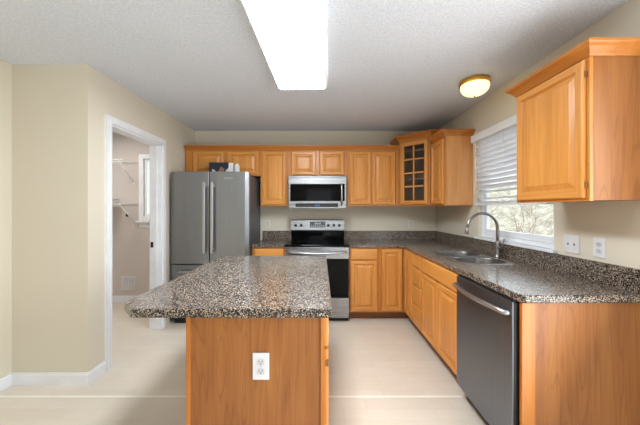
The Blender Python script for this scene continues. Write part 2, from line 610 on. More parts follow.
# pantry window
m = MB(); frame_ring(m, PX0, PX1, 0, 1, 0, 1, .1) if False else None
def ring_xz(m, x0, x1, z0, z1, y0, y1, w, bev=.003):
    m.box(x0, x0 + w, y0, y1, z0, z1, bev); m.box(x1 - w, x1, y0, y1, z0, z1, bev)
    m.box(x0 + w, x1 - w, y0, y1, z0, z0 + w, bev); m.box(x0 + w, x1 - w, y0, y1, z1 - w, z1, bev)
ring_xz(m, PX0 - .065, PX1 + .065, PZ0 - .02, PZ1 + .065, YP - .018, YP, .065)
w2 = struct(m, 'window_2', 'white')
m = MB(); ring_xz(m, PX0 + .001, PX1 - .001, PZ0 + .046, PZ1 - .001, YP + .01, YP + .07, .035); m.build('sash', 'vinyl', w2)
m = MB(); m.box(PX0 + .03, PX1 - .03, YP + .038, YP + .042, PZ0 + .07, PZ1 - .03); m.build('window_glass', 'glass', w2)
m = MB(); m.box(PX0 - .09, PX1 + .09, YP - .05, YP - .0005, PZ0 - .045, PZ0 - .021, .004); m.box(PX0 - .065, PX1 + .065, YP - .014, YP - .0005, PZ0 - .12, PZ0 - .046, .003); m.build('window_sill', 'white', w2)

# ------------------------------------------------------------------ outdoors beyond the kitchen window
m = MB()
rings = []
rnd = random.Random(3)
xs = [1.9, 4, 5.5, 7, 9, 11, 14, 18]
zs = [-.35, -.3, -.1, .6, 1.7, 2.6, 3.3, 3.6]
for x, z in zip(xs, zs):
    rings.append([(x, y * 1.2 - 8, z + (rnd.uniform(-.12, .12) if x > 4 else 0)) for y in range(24)])
m.rings(rings, False, False, 0, True, closed=False)
o = m.build('grassy_bank', 'grass'); o['kind'] = 'structure'

def shrub(x, y, z, h, seed, label):
    rnd = random.Random(seed)
    t = thing('bare_shrub', label, 'shrub', (x, y, z), 0, 'bare shrubs on the bank outside')
    mb, tw = MB(), MB()
    def grow(mb, p, d, L, r, depth):
        pts, rs = [p], [r]
        for i in range(4):
            d = (d + Vector((rnd.uniform(-.25, .25), rnd.uniform(-.25, .25), rnd.uniform(-.05, .2)))).normalized()
            p = p + d * L / 4
            pts.append(p); rs.append(r * (1 - .16 * (i + 1)))
        mb.tube(pts, rs, 6)
        if depth:
            for k in range(3):
                q = pts[rnd.randint(1, 4)]
                grow(tw, q, (d + Vector((rnd.uniform(-1, 1), rnd.uniform(-1, 1), rnd.uniform(-.3, .7)))).normalized(), L * .62, r * .45, depth - 1)
    for k in range(4):
        a = rnd.uniform(0, 6.28)
        grow(mb, Vector((0.06 * cos(a), .06 * sin(a), -.05)), Vector((cos(a) * .6, sin(a) * .6, 1)).normalized(), h * .6, .022, 3)
    mb.build('stem', 'bark', t); tw.build('twigs', 'bark', t)
shrub(5.3, 6.6, 0.0, 1.7, 1, 'bare leafless shrub outside the kitchen window, at the right of the pane')
shrub(5.6, 8.8, 0.0, 1.9, 2, 'bare leafless shrub outside the kitchen window, at the left of the pane')
shrub(8.2, 11.0, 1.1, 1.9, 5, 'bare leafless shrub farther up the bank, in the middle of the kitchen window pane')

# ------------------------------------------------------------------ cabinet building blocks (front faces -Y in the local frame, width along +X)
def door_front(x0, x1, z0, z1, parent, y=0.0, name='door', glass_door=False, flat=False, matv='door', math_='door_x'):
    """raised-panel door lying in front of plane y, 20 mm thick"""
    t = .020
    fw = .050 if min(x1 - x0, z1 - z0) > .2 else .040
    m = MB()
    def rect(d, yy):
        return [(x0 + d, yy, z0 + d), (x1 - d, yy, z0 + d), (x1 - d, yy, z1 - d), (x0 + d, yy, z1 - d)]
    yf = y - t
    if flat:
        m.rings([rect(0, y - .001), rect(0, yf + .008), rect(.003, yf + .003), rect(.010, yf)], True, True)
        return m.build(name, math_, parent)
    vs = m.rings([rect(0, y - .001), rect(0, yf + .008), rect(.003, yf + .003), rect(.009, yf), rect(fw - .010, yf), rect(fw - .004, yf + .006), rect(fw, yf + .013)], False, False)
    m.rings([rect(fw, yf + .013), rect(fw, y - .001)], False, False)
    m.rings([rect(0, y - .001), rect(fw, y - .001)], False, False)
    for f in m.bm.faces:
        c = f.calc_center_median()
        if c.z < z0 + fw + .001 and x0 + fw < c.x < x1 - fw or c.z > z1 - fw - .001 and x0 + fw < c.x < x1 - fw:
            f.material_index = 1
    d = m.build(name, [matv, math_], parent)
    if not glass_door:
        m = MB()
        rs = [rect(fw + .0005, y - .003), rect(fw + .0005, yf + .0135), rect(fw + .007, yf + .0135), rect(fw + .032, yf + .003), rect(fw + .033, yf + .0012)]
        if min(x1 - x0, z1 - z0) < .18:
            rs = [rect(fw + .0005, y - .003), rect(fw + .0005, yf + .0135), rect(fw + .004, yf + .0135), rect(fw + .014, yf + .002)]
        m.rings(rs, True, True)
        m.build('panel', matv, d)
    return d

def face_frame(parent, w_, z0, z1, bars=(), stiles=(), sl=.04, sr=.04, top=.04, bot=.04):
    m = MB()
    m.box(0.0005, sl, 0, .019, z0, z1, .001); m.box(w_ - sr, w_ - .0005, 0, .019, z0, z1, .001)
    m.box(sl, w_ - sr, 0, .019, z1 - top, z1, 0, 1); m.box(sl, w_ - sr, 0, .019, z0, z0 + bot, 0, 1)
    for z in bars: m.box(sl, w_ - sr, 0, .019, z - .02, z + .02, 0, 1)
    for x in stiles: m.box(x - .025, x + .025, .0003, .019, z0 + bot, z1 - top)
    return m.build('face_frame', ['frame', 'frame_x'], parent)

def base_cabinet(label, loc, rot, w_, drawers, doors, bars=(), stiles=(), sl=.04, sr=.04, depth=.60, group=None, name='base_cabinet', cut=()):
    t = thing(name, label, 'cabinet', loc, rot, group)
    z0, z1 = .10, .872
    m = MB()
    m.box(.0005, .016, .0195, depth, z0, .70 if 'l' in cut else z1); m.box(w_ - .016, w_ - .0005, .0195, depth, z0, .70 if 'r' in cut else z1)
    m.box(.016, w_ - .016, .0195, depth, z0, z0 + .016); m.box(.016, w_ - .016, depth - .006, depth, z0 + .016, .70 if cut else z1)
    m.build('carcass', 'inside', t)
    face_frame(t, w_, z0, z1, bars, stiles, sl, sr)
    m = MB(); m.box(.0005, w_ - .0005, .075, .09, 0.0005, z0 - .0005); m.build('toe_kick', 'toe', t)
    for d in drawers: door_front(*d, t, name='drawer', flat=True)
    for d in doors: door_front(*d, t)
    return t

def hinges(door, xs, zs, y=-.012):
    for x in xs:
        for z in zs:
            m = MB(); m.tube([(x, y, z - .016), (x, y, z + .016)], .003, 8); m.box(x - .003, x + .003, y, y + .010, z - .012, z + .012)
            o = m.build('hinge', 'toe', door)

CROWN = [(0, 2.095), (.006, 2.095), (.010, 2.105), (.016, 2.112), (.030, 2.130), (.044, 2.140), (.048, 2.146), (.048, 2.158), (0, 2.158)]

def upper_cabinet(label, loc, rot, w_, z0, z1, doors, bars=(), stiles=(), sl=.035, sr=.035, depth=.303, group=None, zoff=None, side='panel'):
    t = thing('wall_cabinet', label, 'cabinet', (loc[0], loc[1], z0), rot, group)
    h = z1 - z0
    m = MB(); m.box(.0005, w_ - .0005, .0195, depth, 0.004, h - .002); m.build('carcass', side, t)
    face_frame(t, w_, 0, h, [b - z0 for b in bars], stiles, sl, sr, .03, .03)
    ds = [door_front(a, b, c - z0, d - z0, t) for a, b, c, d in doors]
    return t, ds

# ------------------------------------------------------------------ base cabinets
YC = 3.40      # face plane of the back run
XC = 1.007     # face plane of the right run
# left of the range
base_cabinet('short oak base cabinet between the refrigerator and the range, mostly hidden by the island', (-.822, YC, 0), 0, .397,
             [(.028, .372, .735, .862)], [(.028, .372, .115, .722)], bars=(.725,))
# right of the range
base_cabinet('oak base cabinet just right of the range, one drawer over one door', (.342, YC, 0), 0, .352,
             [(.014, .332, .735, .862)], [(.014, .332, .118, .722)], bars=(.725,))
# blind corner (one tall door facing the room, one narrow panel on the right run)
t = base_cabinet('oak corner base cabinet with one full height door, right of the drawer and door cabinet', (.695, YC, 0), 0, XC - .695,
                 [], [(.032, .275, .118, .862)], sl=.03, sr=.03)
m = MB(); m.box(XC - .695 + .0005, XC - .695 + .019, -.32, -.0005, .10, .872)
o = m.build('filler', 'frame', t)
door_d = door_front(.02, .30, .118, .862, None, name='side_panel'); door_d.parent = t
door_d.location = (XC - .695 + .0005, -.001, 0); door_d.rotation_euler = (0, 0, R(-90))
m = MB(); m.box(XC - .695 + .075, XC - .695 + .09, -.32, .074, .0005, .0995); m.box(XC - .695, XC - .695 + .09, .075, .09, .0005, .0995); m.build('toe_kick', 'toe', t)
# drawer stack
YD0, YD1 = 3.078, 2.815
dz = [(.730, .862), (.540, .720), (.340, .530), (.118, .330)]
base_cabinet('narrow oak base cabinet with a stack of four drawers beside the corner', (XC, YD0, 0), -90, YD0 - YD1,
             [(.014, YD0 - YD1 - .014, a, b) for a, b in dz], [], bars=(.725, .535, .335), sl=.03, sr=.03, cut='r')
# sink base
YS1 = 2.032
ws = YD1 - YS1
base_cabinet('wide oak sink base cabinet with false drawer front over two doors', (XC, YD1 - .001, 0), -90, ws,
             [(.016, ws - .016, .725, .862)], [(.016, ws / 2 - .005, .118, .713), (ws / 2 + .005, ws - .016, .118, .713)], bars=(.719,), stiles=(ws / 2,), cut='l')
# end panel that closes off the dishwasher
YE = 1.405
t = thing('end_panel', 'tall oak end panel with golden stile at the near side of the dishwasher', 'cabinet panel', (XC - .012, YE, 0))
m = MB(); m.box(0, .066, 0, .02, 0.001, .872, .002); m.build('stile', 'stile', t)
m = MB(); m.box(.0665, XR - XC + .010, .006, .02, 0.001, .872); m.build('panel', 'panel', t)

# ------------------------------------------------------------------ countertops
XE = .982      # front edge of the right run
ZT0, ZT1 = .875, .914
ye = 1.392
poly = [(XE + .022, ye), (XR - .001, ye), (XR - .001, YB - .001), (.338, YB - .001), (.338, YC - .025), (XE - .02, YC - .025), (XE, YC - .045), (XE, ye + .022)]
SX0, SX1, SY0, SY1 = 1.095, 1.500, 2.150, 2.905
hole = list(reversed(rrect(SX0 + .012, SX1 - .012, SY0 + .012, SY1 - .012, .05)))
m = MB(); m.slab(poly, ZT0, ZT1, .005, [hole])
ct = m.build('countertop', 'granite'); tag(ct, 'L-shaped speckled granite countertop holding the sink, along the right and back walls', 'countertop')
m = MB()
prof = [(0, ZT1 + .0005), (.019, ZT1 + .0005), (.019, ZT1 + .114), (.016, ZT1 + .117), (0, ZT1 + .117)]
m.sweep([(.338, YB - .0012), (XR - .0012, YB - .0012), (XR - .0012, ye + .002)], prof, True)
m.build('backsplash', 'granite', ct)
m = MB(); m.slab([(-.822, YC - .025), (-.428, YC - .025), (-.428, YB - .001), (-.822, YB - .001)], ZT0, ZT1, .005)
c2 = m.build('countertop', 'granite'); tag(c2, 'short speckled granite countertop piece between refrigerator and range', 'countertop')
m = MB(); m.sweep([(-.822, YB - .0012), (-.428, YB - .0012)], prof, True); m.build('backsplash', 'granite', c2)

# ------------------------------------------------------------------ island
IX0, IX1, IY0, IY1 = -.895, .047, 1.205, 2.585
t = thing('island_cabinet', 'oak kitchen island cabinet with plain end panel facing the camera', 'island', (0, 0, 0))
bx0, bx1, by0, by1 = -.588, .014, 1.235, 2.55
m = MB(); m.box(bx0 + .012, bx1 - .020, by0 + .02, by1 - .012, .10, .8745); m.build('carcass', 'panel', t)
m = MB(); m.box(bx0 + .019, bx1 - .0165, by0 + .006, by0 + .019, .001, .8745); m.build('end_panel', 'panel', t)
m = MB(); m.box(bx0, bx0 + .0185, by0, by0 + .03, .001, .8745, .002); m.build('corner_trim', 'stile', t)
m = MB(); m.box(bx1 - .016, bx1, by0, by0 + .03, .001, .8745, .002); m.build('corner_trim', 'stile', t)
m = MB(); m.box(bx0 + .004, bx0 + .0115, by0 + .031, by1, .001, .8745); m.build('back_panel', 'panel', t)
m = MB(); m.box(bx1 - .019, bx1, by0 + .0305, by1, .10, .8745); m.build('face_frame', 'frame', t)
m = MB(); m.box(bx1 - .09, bx1 - .075, by0 + .0305, by1, .001, .099); m.build('toe_kick', 'toe', t)
iw = (by1 - by0 - .036) / 3
for k in range(3):
    a = by0 + .034 + k * iw
    for nm, z0, z1, fl in (('drawer', .722, .862, True), ('door', .118, .706, False)):
        d = door_front(.008, iw - .008, z0, z1, None, name=nm, flat=fl)
        d.parent = t; d.location = (bx1 + .0003, a, 0); d.rotation_euler = (0, 0, R(90))
        if nm == 'door': hinges(d, [.008], [z0 + .08, z1 - .06], -.016)
ch = .088
poly = [(IX0 + ch, IY0), (IX1, IY0), (IX1, IY1), (IX0 + ch, IY1), (IX0, IY1 - ch), (IX0, IY0 + ch)]
m = MB(); m.slab(poly, ZT0, ZT1, .003)
tag(m.build('island_countertop', 'granite'), 'large speckled granite island countertop with clipped corners', 'countertop')

# ------------------------------------------------------------------ upper cabinets
YU = 3.708
YUb = YB - YU - .002
ZU0, ZU1 = 1.378, 2.118
upper_cabinet('short oak wall cabinet with two doors above the refrigerator', (-1.765, YU), 0, .975, 1.768, ZU1,
              [(.098, .498, 1.785, 2.088), (.542, .952, 1.785, 2.088)], stiles=(.52,), sl=.09, depth=YUb)
upper_cabinet('single door oak wall cabinet between the refrigerator and the microwave', (-.789, YU), 0, .359, ZU0, ZU1,
              [(.025, .334, 1.395, 2.088)], depth=YUb)
upper_cabinet('low oak wall cabinet with two small doors directly above the microwave', (-.429, YU), 0, .768, 1.762, ZU1,
              [(.042, .358, 1.779, 2.088), (.412, .728, 1.779, 2.088)], stiles=(.385,), depth=YUb)
upper_cabinet('two door oak wall cabinet between the microwave and the glass corner cabinet', (.340, YU), 0, .674, ZU0, ZU1,
              [(.034, .310, 1.395, 2.088), (.326, .630, 1.395, 2.088)], stiles=(.318,), depth=YUb)
m = MB()
prof = [(o, z) for o, z in CROWN]
m.sweep([(-1.765, YU - .0005), (1.0145, YU - .0005)], [(o, z + .003) for o, z in CROWN], True)
tag(m.build('crown_molding', 'crown'), 'long oak crown molding along the top of the back wall cabinets', 'molding')

# diagonal corner cabinet with glass door
cz0, cz1 = 1.378, 2.225
A, B = Vector((1.016, YU)), Vector((1.3205, 3.4035))
wd = (B - A).length
t = thing('corner_cabinet', 'taller diagonal corner wall cabinet with a glass pane door', 'cabinet', (A.x, A.y, cz0), -45)
inv = Matrix.Rotation(R(45), 2)
def loc2(p):
    q = inv @ (Vector(p) - A)
    return (q.x, q.y)
hc = cz1 - cz0
pts = [loc2(p) for p in ((1.016, YU), (1.3205, 3.4035), (XR - .002, 3.4035), (XR - .002, YB - .002), (1.016, YB - .002))]
m = MB()
def prism(m, poly, z0, z1, mi=0):
    m.rings([[(x, y, z0) for x, y in poly], [(x, y, z1) for x, y in poly]], True, True, mi)
prism(m, pts, 0.002, .02); prism(m, pts, hc - .02, hc)
for i in (1, 2, 3, 4):
    a, b = Vector(pts[i]), Vector(pts[(i + 1) % 5])
    d = (b - a).normalized(); nrm = Vector((-d.y, d.x)) * .014
    prism(m, [tuple(a), tuple(b), tuple(b + nrm), tuple(a + nrm)], .02, hc - .02)
m.build('carcass', 'inside', t)
m = MB()
m.box(0.012, .045, -.0005, .018, 0, hc, .001); m.box(wd - .045, wd - .012, -.0005, .018, 0, hc, .001)
m.box(.045, wd - .045, -.0005, .018, hc - .06, hc, 0, 1); m.box(.045, wd - .045, -.0005, .018, 0, .035, 0, 1)
m.build('face_frame', ['frame', 'frame_x'], t)
dx0, dx1, dz0, dz1 = .034, wd - .034, .018, hc - .04
d = door_front(dx0, dx1, dz0, dz1, t, y=-.001, glass_door=True)
m = MB()
gx0, gx1, gz0, gz1 = dx0 + .055, dx1 - .055, dz0 + .055, dz1 - .055
m.box((gx0 + gx1) / 2 - .009, (gx0 + gx1) / 2 + .009, -.017, -.009, gz0, gz1)
for k in (1, 2, 3):
    z = gz0 + (gz1 - gz0) * k / 4
    m.box(gx0, gx1, -.0172, -.0092, z - .009, z + .009)
m.build('muntins', 'door', d)
m = MB(); m.box(gx0 - .0002, gx1 + .0002, -.0088, -.0058, gz0, gz1); m.build('glass_pane', 'smoke', d)
for z in (.33, .690):
    m = MB()
    ins = offset_poly(pts, -.02)
    prism(m, ins, z, z + .016); m.build('shelf', 'inside', t)
m = MB()
cp = [(0, hc - .012), (.006, hc - .012), (.012, hc), (.03, hc + .022), (.044, hc + .034), (.048, hc + .040), (.048, hc + .055), (0, hc + .055)]
cpath = [loc2((1.016, YB - .003)), loc2((1.016, YU)), loc2((1.3205, 3.4035)), loc2((XR - .003, 3.4035))]
m.sweep(cpath, cp, False if False else True)
m.build('crown', 'crown', t)

def crown_path(t, pts, zoff, mat):
    m = MB(); m.sweep(pts, [(o, z - zoff) for o, z in CROWN], True); return m.build('crown', mat, t)

# right wall, between the corner and the window
XU = 1.3205
wr = 3.402 - 3.032
t, ds = upper_cabinet('narrow oak wall cabinet left of the window, beside the glass corner cabinet', (XU, 3.4025), -90, wr, ZU0 - .005, 2.125,
                      [(.03, wr - .016, 1.392, 2.095)], sl=.028, sr=.03, depth=XR - XU - .002, side='side_pale')
crown_path(t, [(.052, -.0005), (wr + .0005, -.0005), (wr + .0005, XR - XU - .003)], ZU0 - .005 - .022, 'crown')
# right wall, near cabinet right of the window
yn0, yn1 = 1.912, 1.395
wn = yn0 - yn1
t, ds = upper_cabinet('large oak wall cabinet right of the window, nearest to the camera', (XU, yn0), -90, wn, ZU0, 2.118,
                      [(.018, wn - .018, 1.393, 2.082)], sl=.03, sr=.03, depth=XR - XU - .002)
hinges(ds[0], [wn - .014], [.08, .63], -.008)
crown_path(t, [(-.0005, XR - XU - .003), (-.0005, -.0005), (wn + .0005, -.0005), (wn + .0005, XR - XU - .003)], ZU0 + .006, 'crown')

# ------------------------------------------------------------------ refrigerator
t = thing('refrigerator', 'grey stainless french door refrigerator beside the pantry doorway', 'refrigerator', (-1.284, 3.262, 0))
hw = .452
m = MB(); m.box(-hw + .004, hw - .004, .082, .66, .03, 1.735, .006); m.build('body', 'fridge_side', t)
def fridge_door(m, x0, x1, z0, z1, lo, hi):
    n = 10
    rows = []
    out = []
    for i in range(n + 1):
        x = x0 + (x1 - x0) * i / n
        s_ = (x + hw) / (2 * hw) * 2 - 1
        y = .016 * s_ * s_
        if i == 0: y += lo
        if i == n: y += hi
        out.append((x, y))
    poly = [(x0, .078)] + [(x, y) for x, y in out] + [(x1, .078)]
    prism(m, list(reversed(poly)), z0, z1)
for x0, x1, hx, lo, hi in ((-hw, -.004, -.045, .012, .004), (.004, hw, .045, .004, .012)):
    m = MB(); fridge_door(m, x0, x1, .705, 1.769, lo, hi)
    d = m.build('door', 'steel_fridge', t, bevel=.004)
    m = MB()
    m.box(hx - .017, hx + .017, -.052, -.036, .835, 1.645, .006)
    for zz in (.87, 1.61): m.box(hx - .012, hx + .012, -.040, .012, zz - .018, zz + .018, .004)
    m.build('handle', 'handle', d)
    if x0 > 0:
        m = MB(); m.box(.17, .27, -.0005, .004, 1.685, 1.70, .001)
        o = m.build('badge', 'handle', d)
m = MB(); fridge_door(m, -hw, hw, .085, .692, .012, .012)
d = m.build('freezer_drawer', 'steel_fridge', t, bevel=.004)
m = MB()
m.tube([(-.34, .01, .625), (-.345, -.035, .625), (-.30, -.05, .625), (0, -.054, .625), (.30, -.05, .625), (.345, -.035, .625), (.34, .01, .625)], .012, 12)
m.build('handle', 'handle', d)
m = MB(); m.box(-hw + .02, hw - .02, .06, .12, .004, .08, .004)
for k in range(9): m.box(-.36 + k * .08, -.31 + k * .08, .055, .061, .03, .06)
m.build('base_grille', 'black', t)
for x in (-hw + .05, hw - .05):
    m = MB(); m.box(x - .035, x + .035, .09, .19, 1.735, 1.757, .005); m.build('hinge_cover', 'fridge_side', t)
# things on the refrigerator
zf = 1.7365
t = thing('book', 'navy and white picture book standing upright on top of the refrigerator', 'book', (-1.40, 3.55, zf), 4)
BW, BH, BT = .300, .185, .035
m = MB(); m.box(0, BW, 0, .003, 0, BH); m.box(0, BW, BT - .003, BT, 0, BH); m.box(0, .003, .003, BT - .003, 0, BH); cov = m.build('cover', 'navy', t)
m = MB(); m.box(.003, BW - .004, .003, BT - .003, .003, BH - .003); m.build('pages', 'paper', t)
m = MB(); m.box(BW * .80, BW * .995, -.0009, -.0001, .004, BH - .003)
o = m.build('cover_band', 'paper', t); o['label'] = 'white band on the cover'
m = MB()
pts_ = [(.03, .02), (.10, .02), (.075, .08), (.04, .10)]
m.rings([[(x, -.0001, z) for x, z in pts_], [(x, -.0008, z) for x, z in pts_]], True, True)
m.build('cover_picture', 'sky_print', t)
m = MB()
pts_ = [(.17, .02), (.25, .02), (.25, .13), (.21, .09)]
m.rings([[(x, -.0001, z) for x, z in pts_], [(x, -.0008, z) for x, z in pts_]], True, True)
o = m.build('cover_picture', 'sky_print', t); o['label'] = 'pale printed picture on the cover'
m = MB()
pts_ = [(.10, .03), (.17, .02), (.19, .10), (.15, .135), (.12, .09)]
m.rings([[(x, -.0001, z) for x, z in pts_], [(x, -.0009, z) for x, z in pts_]], True, True)
o = m.build('cover_figure', 'tan', t); o['label'] = 'tan printed figure on the cover'
m = MB(); m.lathe([(.030, 0), (.034, .004), (.034, .135), (.030, .145), (.020, .152), (.020, .165), (.017, .168)], 24)
o = m.build('canister', 'paper', loc=(-1.055, 3.57, zf)); tag(o, 'small pale canister beside the book on the refrigerator', 'canister')

# ------------------------------------------------------------------ range
t = thing('range', 'stainless electric range with black glass cooktop under the microwave', 'stove', (-.045, 3.345, 0))
rw = .379
m = MB(); m.box(-rw + .003, rw - .003, .045, .655, .03, .895); m.build('body', 'black', t)
m = MB(); m.box(-rw + .006, rw - .006, .062, .6, 0.001, .03); m.build('plinth', 'black', t)
m = MB(); m.box(-rw, rw, -.02, .56, .8955, .918, .006); ck = m.build('cooktop', 'blackglass', t)
for x, y, r in ((-.19, .13, .105), (.19, .13, .085), (-.19, .40, .075), (.19, .40, .105)):
    m = MB(); m.lathe([(r, .9183), (r, .9187), (r - .004, .9187), (r - .004, .9183)], 40, (x, y, 0)); m.build('burner_ring', 'ring', ck)
m = MB(); m.box(-.365, .365, .562, .655, .8955, 1.045, .004); m.build('rear_riser', 'blackglass', t)
m = MB()
prof = [(.545, 1.046), (.655, 1.046), (.655, 1.19), (.575, 1.19), (.562, 1.182)]
m.rings([[(-.372, y, z) for y, z in prof], [(.372, y, z) for y, z in prof]], True, True)
bgd = m.build('backguard', 'steel', t, bevel=.004)
for x in (-.300, -.225, .145, .222, .298):
    m = MB(); m.lathe([(.020, .556), (.022, .545), (.017, .525), (.016, .522)], 20, (x, 0, 1.115), axis='y'); m.box(x - .004, x + .004, .517, .524, 1.098, 1.132, .001)
    m.build('knob', 'knob', bgd)
m = MB(); m.box(-.108, .105, .549, .562, 1.085, 1.165, .002); dp = m.build('display', 'display', t)
for k in range(4):
    m = MB(); m.box(-.04 + k * .022, -.026 + k * .022, .5478, .5495, 1.128, 1.148); m.build('digit', 'handle', dp)
for i in range(2):
    for k in range(7):
        m = MB(); m.box(-.092 + k * .028, -.078 + k * .028, .5478, .5495, 1.096 + i * .012, 1.102 + i * .012); m.build('button', 'handle', dp)
m = MB(); m.box(-rw + .002, rw - .002, -.003, .043, .300, .888, .005); od = m.build('oven_door', 'steel', t)
m = MB(); m.box(-rw + .008, rw - .008, -.0065, -.0028, .303, .752, .001); m.build('window', 'blackglass', od)
m = MB()
m.tube([(-.335, 0, .83), (-.335, -.03, .832), (-.30, -.047, .832), (-.15, -.053, .822), (0, -.055, .818), (.15, -.053, .822), (.30, -.047, .832), (.335, -.03, .832), (.335, 0, .83)], .013, 12)
m.build('handle', 'handle', od)
m = MB(); m.box(-rw + .002, rw - .002, -.001, .043, .055, .288, .005); m.build('storage_drawer', 'steel', t)

# ------------------------------------------------------------------ over-the-range microwave
t = thing('microwave', 'stainless over-the-range microwave under the two small cabinet doors', 'microwave', (-.045, 3.60, 1.343))
mw = .369
m = MB(); m.box(-mw, mw, .03, .408, 0, .417, .003); m.build('body', 'fridge_side', t)
m = MB(); m.box(-mw, mw, 0, .029, .0, .415, .006); dr = m.build('door', 'steel', t)
m = MB(); m.box(-.345, .345, -.004, .001, .095, .312, .001); m.build('window', 'blackglass', dr)
m = MB(); m.box(-.278, .262, -.004, .001, .02, .068, .001); cpn = m.build('control_panel', 'black', t)
for k in range(10):
    m = MB(); m.box(-.26 + k * .05, -.235 + k * .05, -.005, -.0035, .037, .045); m.build('button', 'knob', cpn)
m = MB()
for k in range(3): m.box(-.03 + k * .022, -.015 + k * .022, -.005, -.0035, .034, .052)
m.build('clock_digits', 'blueled', cpn)
m = MB()
m.tube([(.305, .003, .30), (.305, -.03, .305), (.305, -.042, .27), (.305, -.045, .19), (.305, -.042, .09), (.305, -.03, .05), (.305, .003, .055)], .011, 12)
m.build('handle', 'handle', dr)
m = MB()
for k in range(16): m.box(-.32 + k * .04, -.29 + k * .04, -.0012, .001, .392, .398)
m.build('vent_slots', 'fridge_side', dr)

# ------------------------------------------------------------------ dishwasher (front faces -X)
ydw = 2.020
t = thing('dishwasher', 'dark stainless dishwasher between the sink cabinet and the end panel', 'dishwasher', (.960, ydw, 0), -90)
dwid = .588
m = MB(); m.box(.004, dwid - .004, .046, .60, .10, .868); m.build('tub', 'black', t)
m = MB()
n = 10
prism(m, [(.0, .014)] + [(dwid * i / n, .004 * ((2 * i / n - 1) ** 2)) for i in range(n + 1)] + [(dwid, .014)], .105, .868)
dd = m.build('door', 'steel_dark', t, bevel=.004)
m = MB(); m.box(.001, dwid - .001, .0145, .045, .106, .866, .002); m.build('door_liner', 'black', dd)
m = MB(); m.box(.003, dwid - .003, .012, .044, .8685, .8735); m.build('control_strip', 'black', dd)
m = MB(); m.box(.012, dwid - .012, .07, .10, .004, .10); m.build('kick_plate', 'black', t)
m = MB()
hp = [(.02, .006, .808), (.022, -.018, .808)]
for i in range(13):
    u = i / 12
    hp.append((.03 + (dwid - .06) * u, -.026 - .026 * sin(pi * u), .81))
hp += [(dwid - .022, -.018, .808), (dwid - .02, .006, .808)]
loops = []
m.tube(hp, .013, 12)
m.build('handle', 'handle', dd)

# ------------------------------------------------------------------ sink and faucet
t = thing('sink', 'double bowl stainless sink set into the granite under the window', 'sink', ((SX0 + SX1) / 2, (SY0 + SY1) / 2, ZT1))
cx, cy = (SX0 + SX1) / 2, (SY0 + SY1) / 2
lx, ly = (SX1 - SX0) / 2, (SY1 - SY0) / 2
b1 = (-lx + .024, lx - .024, -ly + .024, -.02)
b2 = (-lx + .024, lx - .024, .02, ly - .024)
m = MB()
m.slab(rrect(-lx, lx, -ly, ly, .06), .0004, .0045, .0015, [list(reversed(rrect(*b1, .11))), list(reversed(rrect(*b2, .11)))])
m.build('rim', 'sink', t)
for b in (b1, b2):
    m = MB()
    rs = []
    for ins, z, r in ((0, .004, .11), (.003, -.01, .11), (.012, -.15, .105), (.022, -.175, .10), (.05, -.186, .08)):
        rs.append([(x, y, z) for x, y in rrect(b[0] + ins, b[1] - ins, b[2] + ins, b[3] - ins, r)])
    m.rings(rs, False, True, 0, True)
    bo = m.build('basin', 'basin', t)
    so = bo.modifiers.new('wall', 'SOLIDIFY'); so.thickness = .0012; so.offset = -1
    m = MB(); m.lathe([(.045, -.185), (.045, -.183), (.036, -.1825), (.033, -.184)], 28, ((b[0] + b[1]) / 2, (b[2] + b[3]) / 2, 0)); m.build('drain', 'nickel', bo)

fx, fy = 1.555, 2.50
t = thing('faucet', 'tall brushed nickel gooseneck faucet behind the sink', 'faucet', (fx, fy, ZT1 + .0005), 0)
m = MB(); m.lathe([(.028, 0), (.028, .006), (.022, .012), (.0195, .03), (.019, .13), (.014, .145)], 24); m.build('base', 'nickel', t)
m = MB()
rad = .138
pts = [(0, 0, .14), (0, 0, .20), (0, 0, .248)]
for i in range(1, 15):
    a = pi * i / 15 * 1.02
    pts.append((-rad + rad * cos(a), -.02 * i / 15, .248 + rad * sin(a)))
m.tube(pts, .0125, 14); m.build('spout', 'nickel', t)
ex, ey, ez = pts[-1]
m = MB(); m.tube([(ex, ey, ez + .004), (ex - .004, ey, ez - .03), (ex - .006, ey, ez - .045), (ex - .007, ey, ez - .062)], [.0135, .0155, .0165, .018], 16); m.build('spray_head', 'nickel', t)
m = MB(); m.tube([(.0, -.012, .085), (.0, -.05, .085)], .014, 14); m.tube([(0, -.045, .085), (.012, -.052, .12), (.022, -.058, .165)], [.009, .007, .006], 10); m.build('handle', 'nickel', t)

# ------------------------------------------------------------------ window blind
t = thing('window_blind', 'white horizontal slat blind partly raised over the kitchen window', 'blind', (0, 0, 0))
by0_, by1_ = WY0 + .006, WY1 - .006
m = MB(); m.box(1.556, 1.567, WY0 - .012, WY1 + .022, 2.02, 2.092, .003); m.box(1.567, 1.6245, WY1 + .010, WY1 + .022, 2.02, 2.092, .002); m.box(1.567, 1.6245, WY0 - .012, WY0, 2.02, 2.092, .002)
m.build('valance', 'slat', t)
m = MB(); m.box(1.580, 1.622, by0_, by1_, 2.03, 2.073, .002); m.build('headrail', 'slat', t)
zb = 1.372
ns = 13
for k in range(ns):
    z = 2.005 - k * .0455
    if k == ns - 1: z = 1.440
    tilt = R(-42) if k < ns - 2 else R(-15)
    m = MB()
    for i in range(1):
        pass
    lo, hi = [], []
    for j in range(6):
        u = (j / 5 - .5) * .05
        c = .004 * (1 - (2 * j / 5 - 1) ** 2)
        for lst, e in ((lo, c), (hi, c + .0026)):
            x = u * cos(tilt) - e * sin(tilt)
            zz = u * sin(tilt) + e * cos(tilt)
            lst.append((1.600 + x, z + zz))
    ring = lo + list(reversed(hi))
    m.rings([[(x, by0_ + .002, zz) for x, zz in ring], [(x, by1_ - .002, zz) for x, zz in ring]], True, True)
    m.build('slat', 'slat', t)
